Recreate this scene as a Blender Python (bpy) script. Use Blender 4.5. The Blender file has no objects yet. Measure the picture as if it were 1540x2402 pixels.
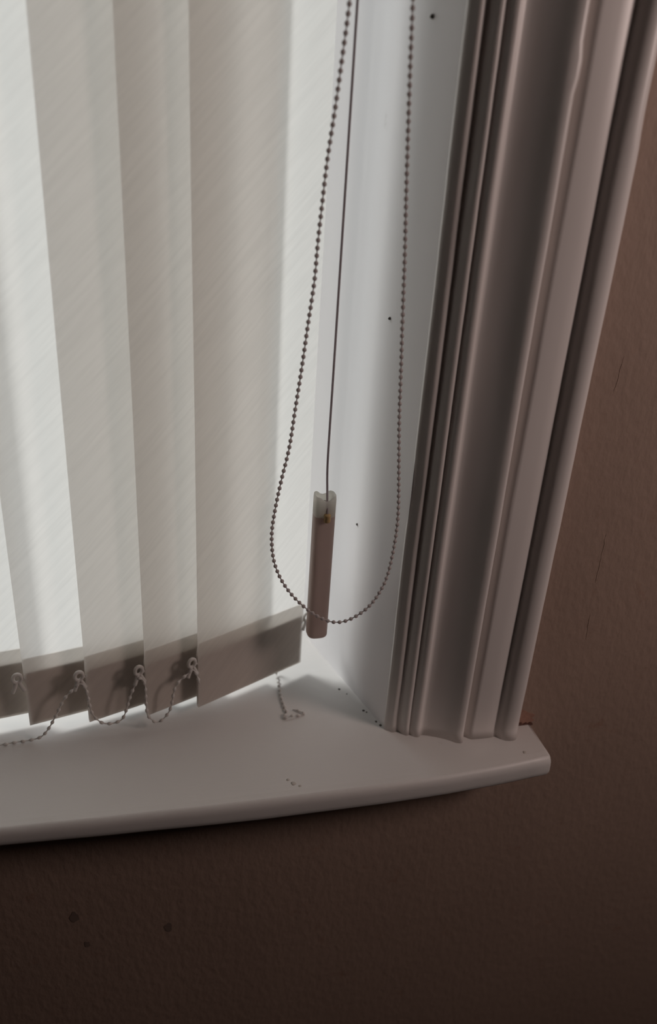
import bpy, bmesh, math, random
from mathutils import Vector, Matrix, noise

SC = bpy.context.scene
COL = SC.collection
random.seed(4)

# ------------------------------------------------------------------ camera
cam = bpy.data.cameras.new('camera')
cam.sensor_fit = 'AUTO'
cam.sensor_width = 36.0
cam.lens = 1900.0 / 2402.0 * 36.0
cam.clip_start = 0.01
cam.dof.use_dof = True
cam.dof.focus_distance = 0.665
cam.dof.aperture_fstop = 3.6
cam_ob = bpy.data.objects.new('camera', cam)
COL.objects.link(cam_ob)
Rm = Matrix(((0.969862, 0.051689, -0.238108), (-0.236113, 0.440618, -0.866087), (0.060148, 0.896205, 0.439543)))
cam_ob.matrix_world = Matrix.Translation((-0.21425, -0.5255, 0.5)) @ Rm.to_4x4()
SC.camera = cam_ob

# ------------------------------------------------------------------ light
SKY = 1.2
SUN = 2.3
LAMP = 3.7
world = bpy.data.worlds.new('sky')
SC.world = world
world.use_nodes = True
wn = world.node_tree
wn.nodes.clear()
tc = wn.nodes.new('ShaderNodeTexCoord')
sp = wn.nodes.new('ShaderNodeSeparateXYZ')
mr = wn.nodes.new('ShaderNodeMapRange')
mr.inputs['From Min'].default_value = -0.25
mr.inputs['From Max'].default_value = 0.15
rampw = wn.nodes.new('ShaderNodeMix')
rampw.data_type = 'RGBA'
rampw.inputs['A'].default_value = (0.50, 0.49, 0.46, 1)      # pale paving outside
rampw.inputs['B'].default_value = (0.95, 0.965, 1.0, 1)       # overcast sky
bg = wn.nodes.new('ShaderNodeBackground')
bg.inputs['Strength'].default_value = SKY
wo = wn.nodes.new('ShaderNodeOutputWorld')
wn.links.new(tc.outputs['Generated'], sp.inputs[0])
wn.links.new(sp.outputs['Z'], mr.inputs['Value'])
wn.links.new(mr.outputs['Result'], rampw.inputs['Factor'])
wn.links.new(rampw.outputs['Result'], bg.inputs['Color'])
wn.links.new(bg.outputs[0], wo.inputs['Surface'])

pl = bpy.data.lights.new('window_portal', 'AREA')
pl.shape = 'RECTANGLE'
pl.size, pl.size_y = 1.06, 1.40
pl.cycles.is_portal = True
po = bpy.data.objects.new('window_portal', pl)
COL.objects.link(po)
po.location = (-0.50, 0.285, 0.67)
po.rotation_euler = (-math.pi / 2, 0, 0)      # shines towards -Y, into the room

su = bpy.data.lights.new('hazy_sun', 'SUN')      # sun behind thin cloud, up to the left outside
su.energy = SUN
su.angle = math.radians(17)
su.color = (1.0, 0.98, 0.985)
so = bpy.data.objects.new('hazy_sun', su)
COL.objects.link(so)
so.location = (-2.0, 2.5, 3.2)
so.rotation_euler = Vector((0.69, -0.56, -0.97)).to_track_quat('-Z', 'Y').to_euler()

la = bpy.data.lights.new('room_lamp', 'AREA')  # the warm lamp standing out of frame beside the window
la.shape = 'DISK'
la.size = 0.30
la.energy = LAMP
la.color = (1.0, 0.80, 0.74)
lo = bpy.data.objects.new('room_lamp', la)
COL.objects.link(lo)
lo.location = (0.80, -0.58, 0.74)
lo.rotation_euler = (Vector((0.10, 0.0, 0.30)) - lo.location).to_track_quat('-Z', 'Y').to_euler()

vs = SC.view_settings
vs.view_transform = 'Standard'
vs.look = 'None'
vs.exposure = 0.0
vs.gamma = 1.0
vs.use_curve_mapping = False
SC.cycles.use_denoising = True
SC.cycles.max_bounces = 12
SC.cycles.diffuse_bounces = 8
SC.cycles.transmission_bounces = 10
SC.cycles.transparent_max_bounces = 16
SC.cycles.caustics_reflective = False
SC.cycles.caustics_refractive = False


# ------------------------------------------------------------------ helpers
def obj(name, bm, mat, parent=None, smooth=True, recalc=True):
    if recalc:
        bmesh.ops.recalc_face_normals(bm, faces=bm.faces)
    me = bpy.data.meshes.new(name)
    bm.to_mesh(me)
    bm.free()
    if smooth:
        for p in me.polygons:
            p.use_smooth = True
    o = bpy.data.objects.new(name, me)
    me.materials.append(mat)
    COL.objects.link(o)
    if parent:
        o.parent = parent
    return o


def thing(name, label, cat, loc=(0, 0, 0), rotz=0.0, group=None):
    o = bpy.data.objects.new(name, None)
    o.empty_display_size = 0.02
    COL.objects.link(o)
    o.location = loc
    o.rotation_euler = (0, 0, rotz)
    return tag(o, label, cat, group)


def tag(o, label=None, cat=None, group=None, kind=None):
    if label:
        o['label'] = label
    if cat:
        o['category'] = cat
    if group:
        o['group'] = group
    if kind:
        o['kind'] = kind
    return o


def add_box(bm, x0, x1, y0, y1, z0, z1):
    v = [bm.verts.new(p) for p in ((x0, y0, z0), (x1, y0, z0), (x1, y1, z0), (x0, y1, z0),
                                   (x0, y0, z1), (x1, y0, z1), (x1, y1, z1), (x0, y1, z1))]
    for f in ((0, 3, 2, 1), (4, 5, 6, 7), (0, 1, 5, 4), (1, 2, 6, 5), (2, 3, 7, 6), (3, 0, 4, 7)):
        bm.faces.new([v[i] for i in f])


def box(x0, x1, y0, y1, z0, z1, bevel=0.0, seg=2):
    bm = bmesh.new()
    add_box(bm, x0, x1, y0, y1, z0, z1)
    if bevel:
        bmesh.ops.bevel(bm, geom=list(bm.edges), offset=bevel, segments=seg, profile=0.5, affect='EDGES')
    return bm


def spline(pts, step=0.001):
    """Catmull-Rom through pts, resampled to an even step."""
    P = [Vector(p) for p in pts]
    P = [2 * P[0] - P[1]] + P + [2 * P[-1] - P[-2]]
    dense = []
    for i in range(1, len(P) - 2):
        a, b, c, d = P[i - 1], P[i], P[i + 1], P[i + 2]
        n = max(4, int((c - b).length / (step * 0.5)))
        for k in range(n):
            t = k / n
            dense.append(0.5 * ((2 * b) + (c - a) * t + (2 * a - 5 * b + 4 * c - d) * t * t + (3 * b - a - 3 * c + d) * t ** 3))
    dense.append(P[-2])
    cum = [0.0]
    for i in range(1, len(dense)):
        cum.append(cum[-1] + (dense[i] - dense[i - 1]).length)
    return dense, cum


def at_len(dense, cum, s, lo=[0]):
    import bisect
    i = min(max(bisect.bisect_left(cum, s), 1), len(cum) - 1)
    a, b = cum[i - 1], cum[i]
    t = 0 if b == a else (s - a) / (b - a)
    return dense[i - 1].lerp(dense[i], min(max(t, 0), 1))


def sweep(bm, stations, sides=10, closed_ends=True):
    """stations: list of (point, radius); one continuous skin with parallel transported frames."""
    n = len(stations)
    up = None
    rings = []
    for i, (p, r) in enumerate(stations):
        a = stations[max(i - 1, 0)][0]
        b = stations[min(i + 1, n - 1)][0]
        t = (b - a)
        if t.length < 1e-9:
            t = Vector((0, 0, 1))
        t.normalize()
        if up is None:
            up = t.orthogonal().normalized()
        up = (up - t * up.dot(t))
        up = up.normalized() if up.length > 1e-6 else t.orthogonal().normalized()
        w = t.cross(up)
        rings.append([bm.verts.new(p + (up * math.cos(2 * math.pi * k / sides) + w * math.sin(2 * math.pi * k / sides)) * r) for k in range(sides)])
    for i in range(n - 1):
        for k in range(sides):
            bm.faces.new((rings[i][k], rings[i][(k + 1) % sides], rings[i + 1][(k + 1) % sides], rings[i + 1][k]))
    if closed_ends:
        bm.faces.new(list(reversed(rings[0])))
        bm.faces.new(rings[-1])


def tube(bm, pts, r, sides=10, step=0.003):
    d, c = spline(pts, step)
    n = max(2, int(c[-1] / step))
    sweep(bm, [(at_len(d, c, c[-1] * i / n), r) for i in range(n + 1)], sides)


def bead_chain(bm, pts, pitch, r, link, sides=10, stretch=1.0):
    """a cord strung with moulded balls: one skin whose radius swells at every ball."""
    d, c = spline(pts)
    L = c[-1]
    st = [(at_len(d, c, 0), link)]
    n = int((L - 2 * r) / pitch)
    for k in range(n + 1):
        s0 = r * stretch + k * pitch
        for a in (-78, -55, -28, 0, 28, 55, 78):
            s = s0 + math.sin(math.radians(a)) * r * stretch
            if 0 < s < L:
                st.append((at_len(d, c, s), max(link, r * math.cos(math.radians(a)))))
        if 0 < s0 + pitch / 2 < L:
            st.append((at_len(d, c, s0 + pitch / 2), link))
    st.append((at_len(d, c, L), link))
    sweep(bm, st, sides)


# ------------------------------------------------------------------ materials
def base_mat(name):
    m = bpy.data.materials.new(name)
    m.use_nodes = True
    nt = m.node_tree
    return m, nt, nt.nodes['Principled BSDF'], nt.nodes['Material Output']


def painted(name, col, rough=0.5, mottle=0.05, mscale=14.0, bump=0.0, bscale=220.0, bdist=0.0008, stretch=(1, 1, 1), dirt=None):
    m, nt, b, out = base_mat(name)
    co = nt.nodes.new('ShaderNodeTexCoord')
    mp = nt.nodes.new('ShaderNodeMapping')
    mp.inputs['Scale'].default_value = stretch
    nt.links.new(co.outputs['Object'], mp.inputs['Vector'])
    n1 = nt.nodes.new('ShaderNodeTexNoise')
    n1.inputs['Scale'].default_value = mscale
    n1.inputs['Detail'].default_value = 6
    nt.links.new(mp.outputs['Vector'], n1.inputs['Vector'])
    mix = nt.nodes.new('ShaderNodeMix')
    mix.data_type = 'RGBA'
    mix.inputs['A'].default_value = (*[c * (1 - mottle) for c in col], 1)
    mix.inputs['B'].default_value = (*[min(1, c * (1 + mottle)) for c in col], 1)
    nt.links.new(n1.outputs['Fac'], mix.inputs['Factor'])
    colour = mix.outputs['Result']
    if dirt:
        n3 = nt.nodes.new('ShaderNodeTexNoise')
        n3.inputs['Scale'].default_value = dirt[1]
        n3.inputs['Detail'].default_value = 8
        n3.inputs['Roughness'].default_value = 0.7
        nt.links.new(co.outputs['Object'], n3.inputs['Vector'])
        r3 = nt.nodes.new('ShaderNodeMapRange')
        r3.inputs['From Min'].default_value = dirt[2]
        r3.inputs['From Max'].default_value = dirt[2] + 0.08
        r3.inputs['To Max'].default_value = dirt[3]
        nt.links.new(n3.outputs['Fac'], r3.inputs['Value'])
        m3 = nt.nodes.new('ShaderNodeMix')
        m3.data_type = 'RGBA'
        nt.links.new(r3.outputs['Result'], m3.inputs['Factor'])
        nt.links.new(colour, m3.inputs['A'])
        m3.inputs['B'].default_value = (*dirt[0], 1)
        colour = m3.outputs['Result']
    nt.links.new(colour, b.inputs['Base Color'])
    b.inputs['Roughness'].default_value = rough
    if bump:
        n2 = nt.nodes.new('ShaderNodeTexNoise')
        n2.inputs['Scale'].default_value = bscale
        n2.inputs['Detail'].default_value = 5
        nt.links.new(mp.outputs['Vector'], n2.inputs['Vector'])
        bp = nt.nodes.new('ShaderNodeBump')
        bp.inputs['Strength'].default_value = bump
        bp.inputs['Distance'].default_value = bdist
        nt.links.new(n2.outputs['Fac'], bp.inputs['Height'])
        nt.links.new(bp.outputs['Normal'], b.inputs['Normal'])
    return m


def fabric_mat(name, col, trans, fac):
    """thin woven blind cloth: reflects and lets light through, with fine slanting slubs."""
    m, nt, b, out = base_mat(name)
    nt.nodes.remove(b)
    co = nt.nodes.new('ShaderNodeTexCoord')
    mp = nt.nodes.new('ShaderNodeMapping')
    mp.inputs['Rotation'].default_value = (0, math.radians(43), 0)
    nt.links.new(co.outputs['Object'], mp.inputs['Vector'])
    ms = nt.nodes.new('ShaderNodeMapping')
    ms.inputs['Scale'].default_value = (14, 60, 260)
    nt.links.new(mp.outputs['Vector'], ms.inputs['Vector'])
    mp = ms
    n = nt.nodes.new('ShaderNodeTexNoise')
    n.inputs['Scale'].default_value = 1.0
    n.inputs['Detail'].default_value = 4
    n.inputs['Roughness'].default_value = 0.6
    nt.links.new(mp.outputs['Vector'], n.inputs['Vector'])
    mrn = nt.nodes.new('ShaderNodeMapRange')
    mrn.inputs['From Min'].default_value = 0.30
    mrn.inputs['From Max'].default_value = 0.62
    mrn.inputs['To Min'].default_value = 0.935
    mrn.inputs['To Max'].default_value = 1.0
    nt.links.new(n.outputs['Fac'], mrn.inputs['Value'])

    def tint(c):
        v = nt.nodes.new('ShaderNodeVectorMath')
        v.operation = 'SCALE'
        v.inputs[0].default_value = c
        nt.links.new(mrn.outputs['Result'], v.inputs['Scale'])
        return v.outputs['Vector']
    d = nt.nodes.new('ShaderNodeBsdfDiffuse')
    t = nt.nodes.new('ShaderNodeBsdfTranslucent')
    nt.links.new(tint(col), d.inputs['Color'])
    nt.links.new(tint(trans), t.inputs['Color'])
    mx = nt.nodes.new('ShaderNodeMixShader')
    mx.inputs[0].default_value = fac
    nt.links.new(d.outputs[0], mx.inputs[1])
    nt.links.new(t.outputs[0], mx.inputs[2])
    nt.links.new(mx.outputs[0], out.inputs['Surface'])
    return m


def plastic(name, col, rough=0.35, translucent=0.0, tcol=None):
    m, nt, b, out = base_mat(name)
    co = nt.nodes.new('ShaderNodeTexCoord')
    n = nt.nodes.new('ShaderNodeTexNoise')
    n.inputs['Scale'].default_value = 90
    nt.links.new(co.outputs['Object'], n.inputs['Vector'])
    mix = nt.nodes.new('ShaderNodeMix')
    mix.data_type = 'RGBA'
    mix.inputs['A'].default_value = (*[c * 0.95 for c in col], 1)
    mix.inputs['B'].default_value = (*col, 1)
    nt.links.new(n.outputs['Fac'], mix.inputs['Factor'])
    nt.links.new(mix.outputs['Result'], b.inputs['Base Color'])
    b.inputs['Roughness'].default_value = rough
    if translucent:
        t = nt.nodes.new('ShaderNodeBsdfTranslucent')
        t.inputs['Color'].default_value = (*(tcol or col), 1)
        mx = nt.nodes.new('ShaderNodeMixShader')
        mx.inputs[0].default_value = translucent
        nt.links.new(b.outputs[0], mx.inputs[1])
        nt.links.new(t.outputs[0], mx.inputs[2])
        nt.links.new(mx.outputs[0], out.inputs['Surface'])
    return m


def pane_mat():
    m, nt, b, out = base_mat('window_glass')
    nt.nodes.remove(b)
    t = nt.nodes.new('ShaderNodeBsdfTransparent')
    t.inputs['Color'].default_value = (0.96, 0.98, 0.97, 1)
    g = nt.nodes.new('ShaderNodeBsdfGlossy')
    g.inputs['Roughness'].default_value = 0.03
    lw = nt.nodes.new('ShaderNodeLayerWeight')
    lw.inputs['Blend'].default_value = 0.5
    pw = nt.nodes.new('ShaderNodeMath')
    pw.operation = 'POWER'
    pw.inputs[1].default_value = 5.0
    nt.links.new(lw.outputs['Facing'], pw.inputs[0])
    fr = nt.nodes.new('ShaderNodeMapRange')
    fr.inputs['To Min'].default_value = 0.04
    nt.links.new(pw.outputs[0], fr.inputs['Value'])
    mx = nt.nodes.new('ShaderNodeMixShader')
    nt.links.new(fr.outputs[0], mx.inputs[0])
    nt.links.new(t.outputs[0], mx.inputs[1])
    nt.links.new(g.outputs[0], mx.inputs[2])
    nt.links.new(mx.outputs[0], out.inputs['Surface'])
    return m


M_WALL = painted('brown_wall_paint', (0.345, 0.245, 0.195), 0.75, 0.10, 9, 0.55, 150, 0.0016, (1, 1, 0.55), ((0.30, 0.17, 0.12), 26, 0.60, 0.5))
M_ROOM = painted('room_wall_paint', (0.20, 0.15, 0.13), 0.85, 0.06, 4)
M_CEIL = painted('ceiling_paint', (0.58, 0.53, 0.50), 0.85, 0.03, 4)
M_FLOOR = painted('floor_carpet', (0.05, 0.042, 0.038), 0.95, 0.15, 60)
M_GLOSS = painted('white_gloss_paint', (0.77, 0.725, 0.70), 0.34, 0.03, 30, 0.18, 120, 0.0006, (1, 1, 0.05))
M_SILL = painted('white_sill_paint', (0.68, 0.66, 0.64), 0.45, 0.04, 18, 0.30, 160, 0.0005, (0.5, 1, 1), ((0.42, 0.38, 0.34), 30, 0.66, 0.35))
M_LINING = painted('white_lining_paint', (0.86, 0.84, 0.845), 0.50, 0.025, 12, 0.15, 120, 0.0005, (1, 1, 0.2), ((0.5, 0.47, 0.44), 24, 0.68, 0.25))
M_FRAME = painted('white_window_frame', (0.84, 0.85, 0.86), 0.4, 0.02, 10)
M_FABRIC = fabric_mat('blind_fabric', (0.80, 0.765, 0.725), (0.90, 0.875, 0.845), 0.67)
M_HEM = fabric_mat('doubled_hem_fabric', (0.80, 0.765, 0.725), (0.90, 0.86, 0.82), 0.45)
M_WEIGHTPLATE = plastic('white_hem_weight', (0.74, 0.68, 0.64), 0.5, 0.22)
M_CLIP = plastic('clear_white_clip', (0.78, 0.75, 0.72), 0.3, 0.35)
M_CHAIN = plastic('grey_bead_plastic', (0.62, 0.56, 0.55), 0.4, 0.35)
M_LINK = plastic('pale_link_plastic', (0.74, 0.71, 0.68), 0.3, 0.25)
M_CORD = plastic('grey_cord', (0.60, 0.54, 0.56), 0.7, 0.35)
M_WEIGHT = plastic('taupe_cord_weight', (0.66, 0.55, 0.51), 0.45, 0.4)
M_CAP = plastic('translucent_cap', (0.88, 0.87, 0.84), 0.4, 0.62, (0.95, 0.94, 0.90))
M_EYELET = plastic('eyelet_plastic', (0.50, 0.42, 0.38), 0.5, 0.4)
M_KNOT = plastic('tan_cord_knot', (0.50, 0.34, 0.16), 0.7)
M_DIRT = plastic('dirt', (0.10, 0.085, 0.075), 0.9)
M_CHIP = plastic('flaked_paint', (0.54, 0.50, 0.46), 0.8)
M_PLASTER = painted('bare_red_plaster', (0.36, 0.20, 0.15), 0.95, 0.35, 260)
M_GAP = painted('crumbled_plaster', (0.12, 0.055, 0.04), 0.95, 0.3, 300)
M_SCUFF = plastic('dark_scuff', (0.20, 0.145, 0.12), 0.8)
M_GLASS = pane_mat()

# ------------------------------------------------------------------ the room
OX0, OX1, OZ0, OZ1 = -1.02, 0.055, -0.024, 1.36       # the window opening
ROOM = dict(x0=-2.2, x1=2.4, y0=-3.2, z0=-0.86, z1=1.78)


def structure(name, bm, mat, label, cat, smooth=False):
    o = obj(name, bm, mat, None, smooth)
    tag(o, label, cat, None, 'structure')
    return o


def wall_ring():
    """window wall: one continuous block with a rectangular hole."""
    bm = bmesh.new()
    X = [ROOM['x0'], OX0, OX1, ROOM['x1']]
    Z = [ROOM['z0'], OZ0, OZ1, ROOM['z1']]
    v = {}
    for yi, y in enumerate((0.0, 0.27)):
        for i, x in enumerate(X):
            for k, z in enumerate(Z):
                v[yi, i, k] = bm.verts.new((x, y, z))
    for yi in (0, 1):
        for i in range(3):
            for k in range(3):
                if (i, k) == (1, 1):
                    continue
                bm.faces.new((v[yi, i, k], v[yi, i + 1, k], v[yi, i + 1, k + 1], v[yi, i, k + 1]))
    def strip(a, b):
        bm.faces.new((v[0, a[0], a[1]], v[0, b[0], b[1]], v[1, b[0], b[1]], v[1, a[0], a[1]]))
    for i in range(3):
        strip((i, 0), (i + 1, 0)); strip((i, 3), (i + 1, 3)); strip((0, i), (0, i + 1)); strip((3, i), (3, i + 1))
    strip((1, 1), (2, 1)); strip((1, 2), (2, 2)); strip((1, 1), (1, 2)); strip((2, 1), (2, 2))
    return bm


wall = structure('wall_back', wall_ring(), M_WALL, 'brown painted plaster wall around and below the window', 'wall')
structure('wall_left', box(-2.26, -2.2, -3.26, 0.27, -0.86, 1.78), M_ROOM, 'plain brown side wall of the dim room', 'wall')
structure('wall_right', box(2.4, 2.46, -3.26, 0.27, -0.86, 1.78), M_ROOM, 'plain brown side wall past the window', 'wall')
structure('wall_front', box(-2.2, 2.4, -3.26, -3.2, -0.86, 1.78), M_ROOM, 'plain brown wall facing the window', 'wall')
structure('floor', box(-2.26, 2.46, -3.26, 0.27, -0.92, -0.86), M_FLOOR, 'dark carpeted floor below the window', 'floor')
structure('ceiling', box(-2.26, 2.46, -3.26, 0.27, 1.78, 1.84), M_CEIL, 'pale ceiling of the dim room', 'ceiling')


def ribbon(pts, w, h):
    """a raised line of broken paint lying on the wall face (y = 0)."""
    bm = bmesh.new()
    rows = []
    for i, (x, z) in enumerate(pts):
        t = min(i, len(pts) - 1 - i)
        ww = w * (0.25 if t == 0 else random.uniform(0.7, 1.2))
        hh = h * (0.1 if t == 0 else random.uniform(0.7, 1.2))
        rows.append([bm.verts.new(p) for p in ((x - ww, 0.0002, z), (x - ww * 0.1, -hh, z), (x + ww * 0.25, -hh * 0.5, z), (x + ww, 0.0002, z))])
    for a, b in zip(rows, rows[1:]):
        for k in range(3):
            bm.faces.new((a[k], a[k + 1], b[k + 1], b[k]))
        bm.faces.new((a[3], a[0], b[0], b[3]))
    return bm


def jag(x0, z0, x1, z1, n):
    return [(x0 + (x1 - x0) * i / n + random.uniform(-0.0005, 0.0005), z0 + (z1 - z0) * i / n) for i in range(n + 1)]


for seg in ((0.1520, 0.352, 0.1495, 0.322, 10), (0.1725, 0.200, 0.1733, 0.150, 14), (0.1760, 0.119, 0.1770, 0.090, 9)):
    tag(obj('plaster_crack', ribbon(jag(*seg), 0.0007, 0.0004), M_WALL, wall), 'thin crack ridge in the brown wall paint')


def patch(pts, y0, y1):
    bm = bmesh.new()
    lo = [bm.verts.new((x, y0, z)) for x, z in pts]
    hi = [bm.verts.new((x, y1, z)) for x, z in pts]
    bm.faces.new(lo)
    bm.faces.new(list(reversed(hi)))
    for i in range(len(pts)):
        j = (i + 1) % len(pts)
        bm.faces.new((lo[i], lo[j], hi[j], hi[i]))
    return bm


g = []
for i in range(15):
    t = i / 14
    g.append((0.1178 + 0.0235 * t, 0.0006 + 0.0035 * (0.5 + 0.5 * math.sin(i * 2.1)) * (1 - 0.55 * t) + random.uniform(0, 0.0010)))
g = [(0.1178, -0.001), ] + g + [(0.1415, -0.001)]
tag(obj('plaster_gap', patch(g, -0.0012, 0.001), M_GAP, wall, smooth=False), 'dark crumbled gap between sill end and wall')
g = []
for i in range(22):
    a = 2 * math.pi * i / 22
    r = 1 + 0.45 * noise.noise((math.cos(a) * 2.2, math.sin(a) * 2.2, 3.3))
    g.append((0.1270 + 0.0150 * r * math.cos(a), 0.0070 + 0.0100 * r * math.sin(a)))
tag(obj('bare_plaster', patch(g, -0.0002, 0.001), M_PLASTER, wall, smooth=False), 'reddish bare plaster patch above the sill end')


def blob(cx, cz, r, seed):
    pts = []
    for i in range(18):
        a = 2 * math.pi * i / 18
        k = r * (1 + 0.45 * noise.noise((math.cos(a) * 1.3 + seed, math.sin(a) * 1.3, seed)))
        pts.append((cx + k * 0.85 * math.cos(a), cz + k * 1.2 * math.sin(a)))
    return pts


for x, z, r, s in ((-0.281, -0.1613, 0.0052, 1.3), (-0.1988, -0.1969, 0.0046, 4.1), (-0.2726, -0.2013, 0.0034, 7.7)):
    tag(obj('scuff_mark', patch(blob(x, z, r, s), -0.0003, 0.001), M_SCUFF, wall, smooth=False), 'small dark scuff on the wall under the sill')

# ------------------------------------------------------------------ window
win = thing('window_1', 'bright white framed window behind the vertical blind', 'window', (-0.5, 0.236, 0.0))
win['kind'] = 'structure'
wx0, wx1, wz0, wz1 = -0.985 + 0.5, -0.038 + 0.5, -0.002, 1.35
fy0, fy1 = -0.026, 0.020
bm = bmesh.new()
add_box(bm, wx0, wx1, fy0, fy1, wz0, wz0 + 0.030)
add_box(bm, wx0, wx1, fy0, fy1, wz1 - 0.04, wz1)
add_box(bm, wx0, wx0 + 0.03, fy0, fy1, wz0 + 0.030, wz1 - 0.04)
add_box(bm, wx1 - 0.022, wx1, fy0, fy1, wz0 + 0.030, wz1 - 0.04)
obj('window_frame', bm, M_FRAME, win, smooth=False)
obj('pane', box(wx0 + 0.026, wx1 - 0.024, 0.006, 0.010, wz0 + 0.026, wz1 - 0.036), M_GLASS, win, smooth=False)

# ------------------------------------------------------------------ sill board
TONE = [(-1.04, -0.034), (-0.45, -0.034), (-0.37, -0.0362), (-0.322, -0.0372), (-0.26, -0.0400), (-0.195, -0.0428), (-0.127, -0.0450), (-0.0776, -0.0458),
        (-0.019, -0.0470), (0.04, -0.0462), (0.09, -0.0440), (0.1370, -0.0400)]


def front_of(x):
    for (a, ya), (b, yb) in zip(TONE, TONE[1:]):
        if x <= b:
            return ya + (yb - ya) * (x - a) / (b - a)
    return TONE[-1][1]


def sill_mesh():
    bm = bmesh.new()
    xs = [-1.04, -0.9, -0.75, -0.6] + [-0.5 + 0.02 * i for i in range(32)] + [0.1365, 0.1385, 0.1395]
    inset = {len(xs) - 2: 0.0008, len(xs) - 1: 0.0025}
    rows = []
    for i, x in enumerate(xs):
        t = front_of(x)
        ins = inset.get(i, 0.0)
        zb = -0.0215 + 0.0045 * max(0.0, min(1.0, (-x - 0.12) / 0.25))
        prof = [(0.0, -ins)]
        prof.append((t + 0.004 + ins, -ins))
        for a in (15, 32, 50, 68, 85):
            prof.append((t + ins - 0.0062 * math.sin(math.radians(a)), -ins - 0.0085 * (1 - math.cos(math.radians(a)))))
        prof.append((t + ins - 0.0064, zb + 0.007))
        for a in (25, 50, 75):
            prof.append((t + ins - 0.0064 + 0.005 * (1 - math.cos(math.radians(a))), zb + ins + 0.006 * (1 - math.sin(math.radians(a)))))
        prof.append((t + ins + 0.003, zb + ins))
        prof.append((0.0, zb + ins))
        wob = 0.0004 * noise.noise((x * 22, 1.0, 2.0))
        rows.append([bm.verts.new((x, y + wob * (y < -0.03), z)) for y, z in prof])
    for a, b in zip(rows, rows[1:]):
        for k in range(len(a)):
            j = (k + 1) % len(a)
            bm.faces.new((a[k], a[j], b[j], b[k]))
    bm.faces.new(rows[0])
    bm.faces.new(list(reversed(rows[-1])))
    add_box(bm, OX0 + 0.001, OX1 - 0.001, 0.0, 0.212, -0.0225, 0.0)
    return bm


sill = obj('trim_1', sill_mesh(), M_SILL)
me = sill.data
for p in me.polygons:
    if abs(p.normal.z) > 0.995 or abs(p.normal.x) > 0.9 or p.normal.y > 0.9:
        p.use_smooth = False
tag(sill, 'white painted window sill board with rounded front edge', 'window sill', None, 'structure')

# ------------------------------------------------------------------ splayed lining of the reveal
bm = bmesh.new()
zt = 1.358
q = [(0.0012, 0.0172), (-0.0500, 0.2110), (0.0545, 0.2110), (0.0545, 0.0172)]
nz = 40
rows = []
for i in range(nz + 1):
    z = zt * i / nz
    rows.append([bm.verts.new((x, y, z)) for x, y in q])
for a, b in zip(rows, rows[1:]):
    for k in range(4):
        bm.faces.new((a[k], a[(k + 1) % 4], b[(k + 1) % 4], b[k]))
bm.faces.new(rows[0])
bm.faces.new(list(reversed(rows[-1])))
lining = structure('trim_3', bm, M_LINING, 'white painted splayed reveal lining beside the blind', 'window reveal')

# ------------------------------------------------------------------ architrave
PROF = [(0.0006, 0.0185), (0.0012, 0.0168), (0.0030, 0.0150), (0.0050, 0.0138),
        (0.0062, 0.0124), (0.0080, 0.0116), (0.0100, 0.0119), (0.0113, 0.0128),
        (0.0122, 0.0126), (0.0140, 0.0098), (0.0160, 0.0072), (0.0176, 0.0058), (0.0194, 0.0054), (0.0207, 0.0060), (0.0214, 0.0068),
        (0.0224, 0.0060), (0.0240, 0.0036), (0.0262, 0.0020), (0.0284, 0.0016), (0.0300, 0.0024),
        (0.0318, 0.0036), (0.0340, 0.0034), (0.0375, 0.0022), (0.0420, 0.0002), (0.0470, -0.0024), (0.0520, -0.0054), (0.0560, -0.0084),
        (0.0590, -0.0108), (0.0612, -0.0120), (0.0636, -0.0126), (0.0657, -0.0122), (0.0670, -0.0108), (0.0675, -0.0085), (0.0676, -0.0050),
        (0.0684, -0.0038), (0.0700, -0.0042), (0.0720, -0.0060), (0.0742, -0.0086), (0.0756, -0.0096), (0.0775, -0.0099),
        (0.0880, -0.0104), (0.0950, -0.0104), (0.0970, -0.0098), (0.0980, -0.0090), (0.0992, -0.0094), (0.1010, -0.0118), (0.1032, -0.0145), (0.1056, -0.0164), (0.1084, -0.0175),
        (0.1116, -0.0177), (0.1146, -0.0168), (0.1166, -0.0148), (0.1175, -0.0120), (0.1176, 0.0008), (0.0560, 0.0008), (0.0545, 0.0170)]


def architrave_mesh():
    bm = bmesh.new()
    rows = []
    nz = 150
    for i in range(nz + 1):
        z = 1.42 * i / nz
        row = []
        for k, (x, y) in enumerate(PROF):
            dx = 0.00045 * noise.noise((z * 9, k * 0.21, 0.0)) + 0.0002 * noise.noise((z * 45, k * 0.3, 5.0))
            dy = 0.00045 * noise.noise((z * 8, k * 0.21, 9.0))
            if k < 5 and abs(z - 0.24) < 0.05:                       # chipped, lifted paint on the inner edge
                dx += 0.0008 * math.exp(-((z - 0.24) / 0.018) ** 2)
            if 29 <= k <= 33:                                        # paint run on the main ridge
                dx += 0.0022 * math.exp(-((z - 0.535) / 0.008) ** 2)
            if 48 <= k <= 53:                                        # outer edge is thicker with filler lower down
                dx += 0.0014 * (1 / (1 + math.exp((z - 0.498) / 0.004)))
            if k >= len(PROF) - 3:
                dx = dy = 0
            flare = 0.0012 * math.exp(-z / 0.0025)                   # paint pooled at the foot
            row.append(bm.verts.new((x + dx, y + dy - (flare if k < len(PROF) - 4 else 0), z)))
        rows.append(row)
    n = len(PROF)
    for a, b in zip(rows, rows[1:]):
        for k in range(n):
            bm.faces.new((a[k], a[(k + 1) % n], b[(k + 1) % n], b[k]))
    bm.faces.new(rows[0])
    bm.faces.new(list(reversed(rows[-1])))
    return bm


arch = obj('trim_2', architrave_mesh(), M_GLOSS)
tag(arch, 'moulded white painted wooden architrave with stepped ridges beside the window', 'architrave', None, 'structure')


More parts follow.
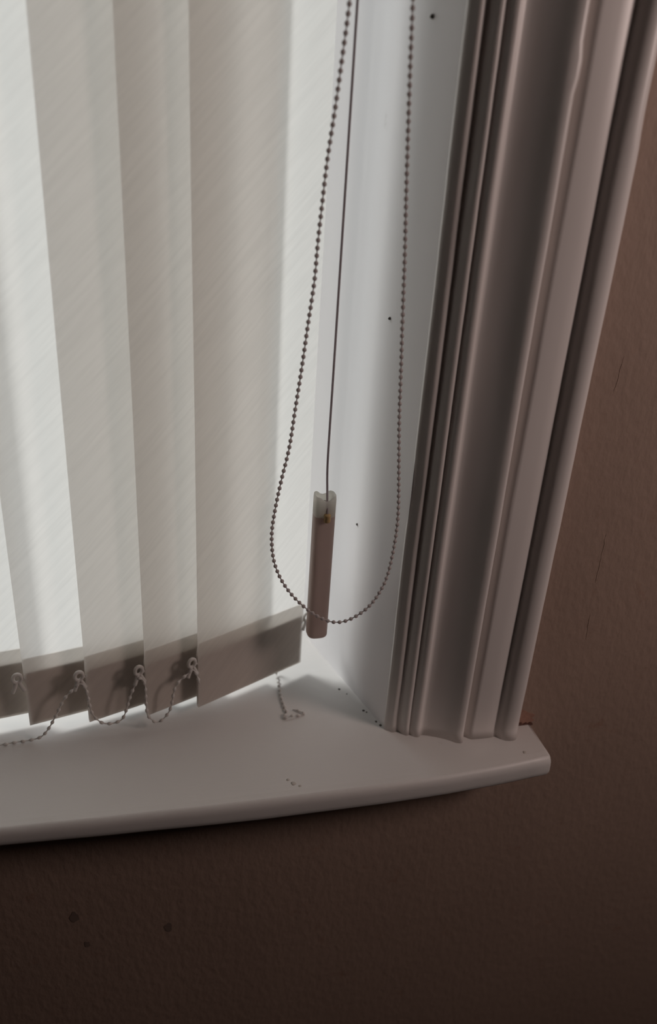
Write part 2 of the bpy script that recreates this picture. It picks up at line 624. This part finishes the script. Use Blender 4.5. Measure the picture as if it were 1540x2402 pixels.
# ------------------------------------------------------------------ little specks of dirt
def speck(loc, r, parent, seed, flat=0.35, mat=None):
    bm = bmesh.new()
    bmesh.ops.create_icosphere(bm, subdivisions=2, radius=r)
    for v in bm.verts:
        v.co *= 1 + 0.4 * noise.noise(v.co * (1.6 / r) + Vector((seed, 0, 0)))
        v.co.z *= flat
        v.co += Vector(loc)
    return obj('dirt_speck', bm, mat or M_DIRT, parent)


for x, y, r, s in ((-0.0256, 0.0781, 0.0011, 1), (-0.0108, 0.0438, 0.0012, 2), (-0.0085, 0.0412, 0.0008, 5), (-0.0035, 0.0270, 0.0012, 3), (-0.0010, 0.0215, 0.0013, 8), (-0.0200, 0.0700, 0.0007, 12)):
    speck((x, y, 0.0002), r, sill, s)
for x, y, r, s in ((-0.0938, -0.0350, 0.0022, 21), (-0.0890, -0.0385, 0.0013, 22), (-0.0975, -0.0300, 0.0014, 23), (0.1168, -0.0348, 0.0016, 24)):
    speck((x, y, 0.0), r, sill, s, 0.30, M_CHIP)
for x, y, z, r, s in ((-0.0126, 0.0685, 0.3624, 0.0013, 11), (-0.0085, 0.0520, 0.5609, 0.0015, 12), (-0.0180, 0.0894, 0.1741, 0.0011, 13)):
    speck((x, y, z), r, lining, s, 1.0)

# ------------------------------------------------------------------ vertical blind slats
W, H0, H1 = 0.1175, 0.0120, 1.285
SEAM, PLATE = 0.0820, 0.0672


def fabric_sheet(seed):
    bm = bmesh.new()
    nu, nz = 14, 70
    rows = []
    for i in range(nz + 1):
        t = i / nz
        z = H0 + (H1 - H0) * (t ** 1.25)
        row = []
        for k in range(nu + 1):
            u = k / nu
            sag = 0.0006 * math.sin(math.pi * u) * min(1.0, max(0.0, (z - 0.07) / 0.1))
            wav = 0.0012 * noise.noise((u * 0.8, z * 3.2, seed)) * min(1.0, max(0.0, (z - 0.08) / 0.2))
            row.append(bm.verts.new((u * W, sag + wav, z)))
        rows.append(row)
    for a, b in zip(rows, rows[1:]):
        for k in range(nu):
            bm.faces.new((a[k], a[k + 1], b[k + 1], b[k]))
    return bm


def pocket_sheet():
    """the turned-up hem: folds under at the bottom and is stitched at the seam."""
    bm = bmesh.new()
    prof = [(0.0, H0), (0.0008, H0 - 0.0007), (0.0024, H0 - 0.0007), (0.0034, H0 + 0.001), (0.0034, PLATE), (0.0016, SEAM - 0.004), (0.0009, SEAM)]
    rows = [[bm.verts.new((W * (0.004 + 0.992 * k / 8), y, z)) for k in range(9)] for y, z in prof]
    for a, b in zip(rows, rows[1:]):
        for k in range(8):
            bm.faces.new((a[k], a[k + 1], b[k + 1], b[k]))
    return bm


def clip_mesh(x, s):
    """hook at the end of the hem weight: neck, ring and two cups for the link chain. s = -1 at the front edge, 1 at the rear."""
    bm = bmesh.new()
    r = 0.0034
    cx, cz = x + s * 0.0052, 0.0630
    ring = [Vector((cx + r * math.cos(a), 0.0012, cz + 1.25 * r * math.sin(a))) for a in [2 * math.pi * i / 20 for i in range(20)]]
    vv = []
    sides = 8
    for i, p in enumerate(ring):
        n = (p - Vector((cx, 0.0012, cz))).normalized()
        vv.append([bm.verts.new(p + (n * math.cos(2 * math.pi * k / sides) + Vector((0, 1, 0)) * math.sin(2 * math.pi * k / sides)) * 0.0016) for k in range(sides)])
    for i in range(20):
        for k in range(sides):
            bm.faces.new((vv[i][k], vv[i][(k + 1) % sides], vv[(i + 1) % 20][(k + 1) % sides], vv[(i + 1) % 20][k]))
    tube(bm, [(x - s * 0.004, 0.0014, 0.0600), (x + s * 0.0005, 0.0013, 0.0605), (cx - s * r, 0.0012, cz)], 0.0013, 8, 0.001)
    tube(bm, [(cx - 0.001, 0.0012, cz - 1.2 * r), (cx - 0.0028, 0.0004, cz - 2.4 * r), (cx - 0.0050, 0.0, cz - 3.8 * r)], 0.0018, 8, 0.001)
    tube(bm, [(cx + 0.001, 0.0012, cz - 1.2 * r), (cx + 0.0026, 0.0004, cz - 2.4 * r), (cx + 0.0046, 0.0, cz - 3.8 * r)], 0.0018, 8, 0.001)
    return bm


def weight_mesh():
    return box(0.0012, W - 0.0012, 0.0007, 0.0027, H0 + 0.0012, PLATE, 0.0006, 2)


SLATS = [
    ((-0.1630, 0.0592), 26.1, 'white vertical blind slat closest to the reveal, most fully seen'),
    ((-0.2084, 0.0555), 23.5, 'white vertical blind slat second from the reveal'),
    ((-0.2575, 0.0555), 19.5, 'white vertical blind slat third from the reveal'),
    ((-0.3070, 0.0596), 14.0, 'brightly lit vertical blind slat fourth from the reveal'),
    ((-0.4210, 0.0590), 9.0, 'bright vertical blind slat fifth from the reveal, cut by the picture edge'),
    ((-0.5290, 0.0590), 8.0, 'vertical blind slat sixth from the reveal, beyond the picture edge'),
    ((-0.6370, 0.0590), 8.0, 'vertical blind slat seventh from the reveal, beyond the picture edge'),
]
proto_parts = {}
for i, ((x, y), ang, label) in enumerate(SLATS):
    root = thing('blind_vane', label, 'blind slat', (x, y, 0.0), math.radians(ang), 'slats of the vertical blind')
    obj('fabric', fabric_sheet(i * 3.7), M_FABRIC, root, recalc=False)
    if i == 0:
        pk = obj('hem_pocket', pocket_sheet(), M_HEM, root, smooth=False)
        wt = obj('bottom_weight', weight_mesh(), M_WEIGHTPLATE, root, smooth=False)
        c1 = obj('chain_clip', clip_mesh(0.0, -1), M_CLIP, wt)
        c2 = obj('chain_clip', clip_mesh(W, 1), M_CLIP, wt)
        proto_parts = dict(pk=pk, wt=wt, clips=(c1, c2))
    else:
        for key in ('pk', 'wt'):
            c = proto_parts[key].copy()
            COL.objects.link(c)
            c.parent = root
            if key == 'wt':
                for cl in proto_parts['clips']:
                    d = cl.copy()
                    COL.objects.link(d)
                    d.parent = c

# the headrail the slats, chain and cord hang from (above the picture)
bm = box(-0.98, -0.040, 0.018, 0.125, 1.285, 1.325, 0.004)
tag(obj('blind_headrail', bm, M_FRAME, None, smooth=False), 'white headrail carrying the blind slats above the picture', 'headrail')

# ------------------------------------------------------------------ control chain
LOOP = [(-0.0704, 0.0273, 0.5624), (-0.0725, 0.0286, 0.5333), (-0.075, 0.0301, 0.5025), (-0.0777, 0.0314, 0.4749), (-0.0793, 0.0324, 0.4488), (-0.0808, 0.0333, 0.4215), (-0.0817, 0.0339, 0.3958), (-0.0844, 0.0352, 0.3659), (-0.0871, 0.0363, 0.3345), (-0.0904, 0.0376, 0.3016), (-0.0935, 0.0387, 0.2705), (-0.0983, 0.0401, 0.2433), (-0.102, 0.0413, 0.219), (-0.1042, 0.042, 0.1959), (-0.1026, 0.0418, 0.1743), (-0.098, 0.0408, 0.1584), (-0.0906, 0.0392, 0.1443), (-0.0803, 0.0369, 0.1314), (-0.0675, 0.0341, 0.12), (-0.0547, 0.0313, 0.1133), (-0.044, 0.0289, 0.113), (-0.0338, 0.0265, 0.1183), (-0.0233, 0.0239, 0.1289), (-0.0161, 0.0219, 0.1421), (-0.0107, 0.0203, 0.1592), (-0.0081, 0.0192, 0.1819), (-0.0072, 0.0184, 0.2058), (-0.0082, 0.0181, 0.2287), (-0.0117, 0.018, 0.2653), (-0.015, 0.0179, 0.3), (-0.0178, 0.0176, 0.3394), (-0.0206, 0.0173, 0.3764), (-0.0235, 0.0169, 0.417), (-0.0265, 0.0166, 0.4524), (-0.0293, 0.0163, 0.4882), (-0.0325, 0.0158, 0.531), (-0.0347, 0.0153, 0.5643)]
LOOP = ([(-0.0500, 0.0300, 1.286), (-0.0520, 0.0290, 1.15), (-0.0550, 0.0280, 1.00), (-0.0590, 0.0270, 0.86), (-0.0630, 0.0265, 0.75), (-0.0662, 0.0264, 0.67), (-0.0683, 0.0267, 0.61)] + LOOP
        + [(-0.0376, 0.0152, 0.61), (-0.0405, 0.0155, 0.67), (-0.0425, 0.0165, 0.75), (-0.0440, 0.0185, 0.86), (-0.0450, 0.0220, 1.00), (-0.0460, 0.0260, 1.15), (-0.0470, 0.0300, 1.286)])
bm = bmesh.new()
bead_chain(bm, LOOP, 0.0051, 0.00172, 0.00050, 10)
ch = obj('bead_chain', bm, M_CHAIN)
tag(ch, 'grey beaded control chain hanging in a long loop over the cord weight', 'chain')

# ------------------------------------------------------------------ pull cord with its weight
CX, CY = -0.0571, 0.0600
root = thing('cord_pull', 'taupe cord weight on a thin grey cord inside the chain loop', 'cord weight', (CX, CY, 0.0))


def sup(a, rx, ry, e=3.2):
    c, s = math.cos(a), math.sin(a)
    return (rx * math.copysign(abs(c) ** (2 / e), c), ry * math.copysign(abs(s) ** (2 / e), s))


NS = 36
Z0, ZC, ZT = 0.0800, 0.2015, 0.2195
bm = bmesh.new()
st = []
for a in (0, 18, 36, 54, 72, 90):
    st.append((Z0 + 0.0034 * (1 - math.sin(math.radians(a))) , 1 - 0.36 * (1 - math.cos(math.radians(90 - a))) if False else 1 - 0.34 * (1 - math.cos(math.radians(a)))))
st = sorted(st, key=lambda t: t[0])
st += [(0.10, 1.0), (0.15, 1.0), (ZC - 0.0006, 1.0), (ZC, 0.97)]
rows = []
for z, k in st:
    r = 0.0091 * k
    rows.append([bm.verts.new((*sup(2 * math.pi * i / NS, r, r * 0.9), z)) for i in range(NS)])
for a, b in zip(rows, rows[1:]):
    for i in range(NS):
        bm.faces.new((a[i], a[(i + 1) % NS], b[(i + 1) % NS], b[i]))
bm.faces.new(list(reversed(rows[0])))
bm.faces.new(rows[-1])
obj('weight', bm, M_WEIGHT, root)

bm = bmesh.new()
rows = []
def rim(i):
    a = 2 * math.pi * i / NS
    return -0.0034 * math.exp(-((math.cos(a) / 0.30) ** 2))          # a notch front and back in the rim
for r, lev in ((0.0091, 0), (0.0091, 0.35), (0.0091, 0.8), (0.0088, 1), (0.0079, 1), (0.0075, 0.8), (0.0075, 0)):
    row = []
    for i in range(NS):
        z = ZC + (ZT - ZC) * lev + (rim(i) if lev == 1 else 0)
        row.append(bm.verts.new((*sup(2 * math.pi * i / NS, r, r * 0.9), z)))
    rows.append(row)
for a, b in zip(rows, rows[1:]):
    for i in range(NS):
        bm.faces.new((a[i], a[(i + 1) % NS], b[(i + 1) % NS], b[i]))
cap = obj('cap', bm, M_CAP, root)
tag(cap, 'translucent white hollow top of the weight')

bm = bmesh.new()
rows = []
for r, z in ((0.0070, 0.2108), (0.0056, 0.2116), (0.0022, 0.2116), (0.0022, 0.2104), (0.0056, 0.2104), (0.0070, 0.2100)):
    rows.append([bm.verts.new((r * math.cos(2 * math.pi * i / 24), r * 0.9 * math.sin(2 * math.pi * i / 24), z)) for i in range(24)])
rows.append(rows[0])
for a, b in zip(rows, rows[1:]):
    for i in range(24):
        bm.faces.new((a[i], a[(i + 1) % 24], b[(i + 1) % 24], b[i]))
obj('eyelet', bm, M_EYELET, root)

bm = bmesh.new()
sweep(bm, [(Vector((0.0006, -0.0092, z)), r) for z, r in ((0.1978, 0.0016), (0.1984, 0.0027), (0.2000, 0.0029), (0.2030, 0.0026), (0.2036, 0.0030), (0.2050, 0.0028), (0.2056, 0.0012))], 14)
tag(obj('knot', bm, M_KNOT, root), 'tan knotted cord end')
bm = bmesh.new()
tube(bm, [(0.0006, -0.0090, 0.2040), (0.0005, -0.0040, 0.2240)] + [(0.0003, 0.0, 0.25 + 0.074 * k) for k in range(15)], 0.00095, 10, 0.006)
obj('cord', bm, M_CORD, root)

# ------------------------------------------------------------------ link chains along the hems
def clip_at(i):
    (x, y), ang, _ = SLATS[i]
    a = math.radians(ang)
    return x - 0.0052 * math.cos(a), y - 0.0052 * math.sin(a) - 0.0012


e4, e3, e2 = clip_at(0), clip_at(1), clip_at(2)
front = [(-0.420, 0.046, 0.0016), (-0.380, 0.048, 0.0016), (-0.345, 0.0500, 0.0016), (-0.3316, 0.0510, 0.0016), (-0.3181, 0.0525, 0.0017), (-0.3062, 0.0525, 0.0022),
         (-0.2970, 0.0515, 0.0060), (-0.2895, 0.0500, 0.0170), (-0.2822, 0.0500, 0.0314), (-0.2760, 0.0500, 0.0443), (e2[0] - 0.0045, e2[1] - 0.0006, 0.0530), (e2[0], e2[1] - 0.0004, 0.0570),
         (e2[0] + 0.0045, e2[1] - 0.0006, 0.0510), (-0.2546, 0.0495, 0.0280), (-0.2490, 0.0490, 0.0175), (-0.2430, 0.0490, 0.0138), (-0.2350, 0.0490, 0.0140), (-0.2283, 0.0495, 0.0191),
         (-0.2220, 0.0500, 0.0393), (e3[0] - 0.0030, e3[1] - 0.0006, 0.0530), (e3[0], e3[1] - 0.0004, 0.0570), (e3[0] + 0.0040, e3[1] - 0.0006, 0.0500),
         (-0.2085, 0.0485, 0.0225), (-0.2045, 0.0480, 0.0135), (-0.1995, 0.0480, 0.0102), (-0.1935, 0.0485, 0.0140), (-0.1880, 0.0490, 0.0235), (-0.1830, 0.0500, 0.0460),
         (e4[0] - 0.0030, e4[1] - 0.0006, 0.0555), (e4[0], e4[1] - 0.0004, 0.0575), (e4[0] + 0.0030, e4[1] - 0.0010, 0.0530), (e4[0] + 0.0055, e4[1] - 0.0020, 0.0430)]
bm = bmesh.new()
bead_chain(bm, front, 0.0070, 0.00155, 0.00055, 8, 1.4)
tag(obj('link_chain', bm, M_LINK), 'pale link chain drooping between front hem clips of the slats', 'chain')

a3 = math.radians(SLATS[1][1])
rx, ry = SLATS[1][0][0] + (W + 0.005) * math.cos(a3), SLATS[1][0][1] + (W + 0.005) * math.sin(a3)
rear = [(rx, ry + 0.002, 0.058), (rx + 0.003, ry + 0.004, 0.045), (-0.0905, 0.1130, 0.028), (-0.0835, 0.1120, 0.0095), (-0.0822, 0.1060, 0.0028), (-0.0825, 0.0961, 0.0017), (-0.0836, 0.0767, 0.0016), (-0.0832, 0.0579, 0.0016),
        (-0.0828, 0.0506, 0.0016), (-0.0868, 0.0462, 0.0016), (-0.0850, 0.0436, 0.0022), (-0.0788, 0.0446, 0.0030), (-0.0724, 0.0460, 0.0017), (-0.0675, 0.0478, 0.0016), (-0.0720, 0.0525, 0.0016), (-0.0765, 0.0545, 0.0016)]
bm = bmesh.new()
bead_chain(bm, rear, 0.0062, 0.00150, 0.00050, 8, 1.3)
tag(obj('link_chain', bm, M_LINK), 'loose end of link chain curled on the sill under the slat', 'chain')
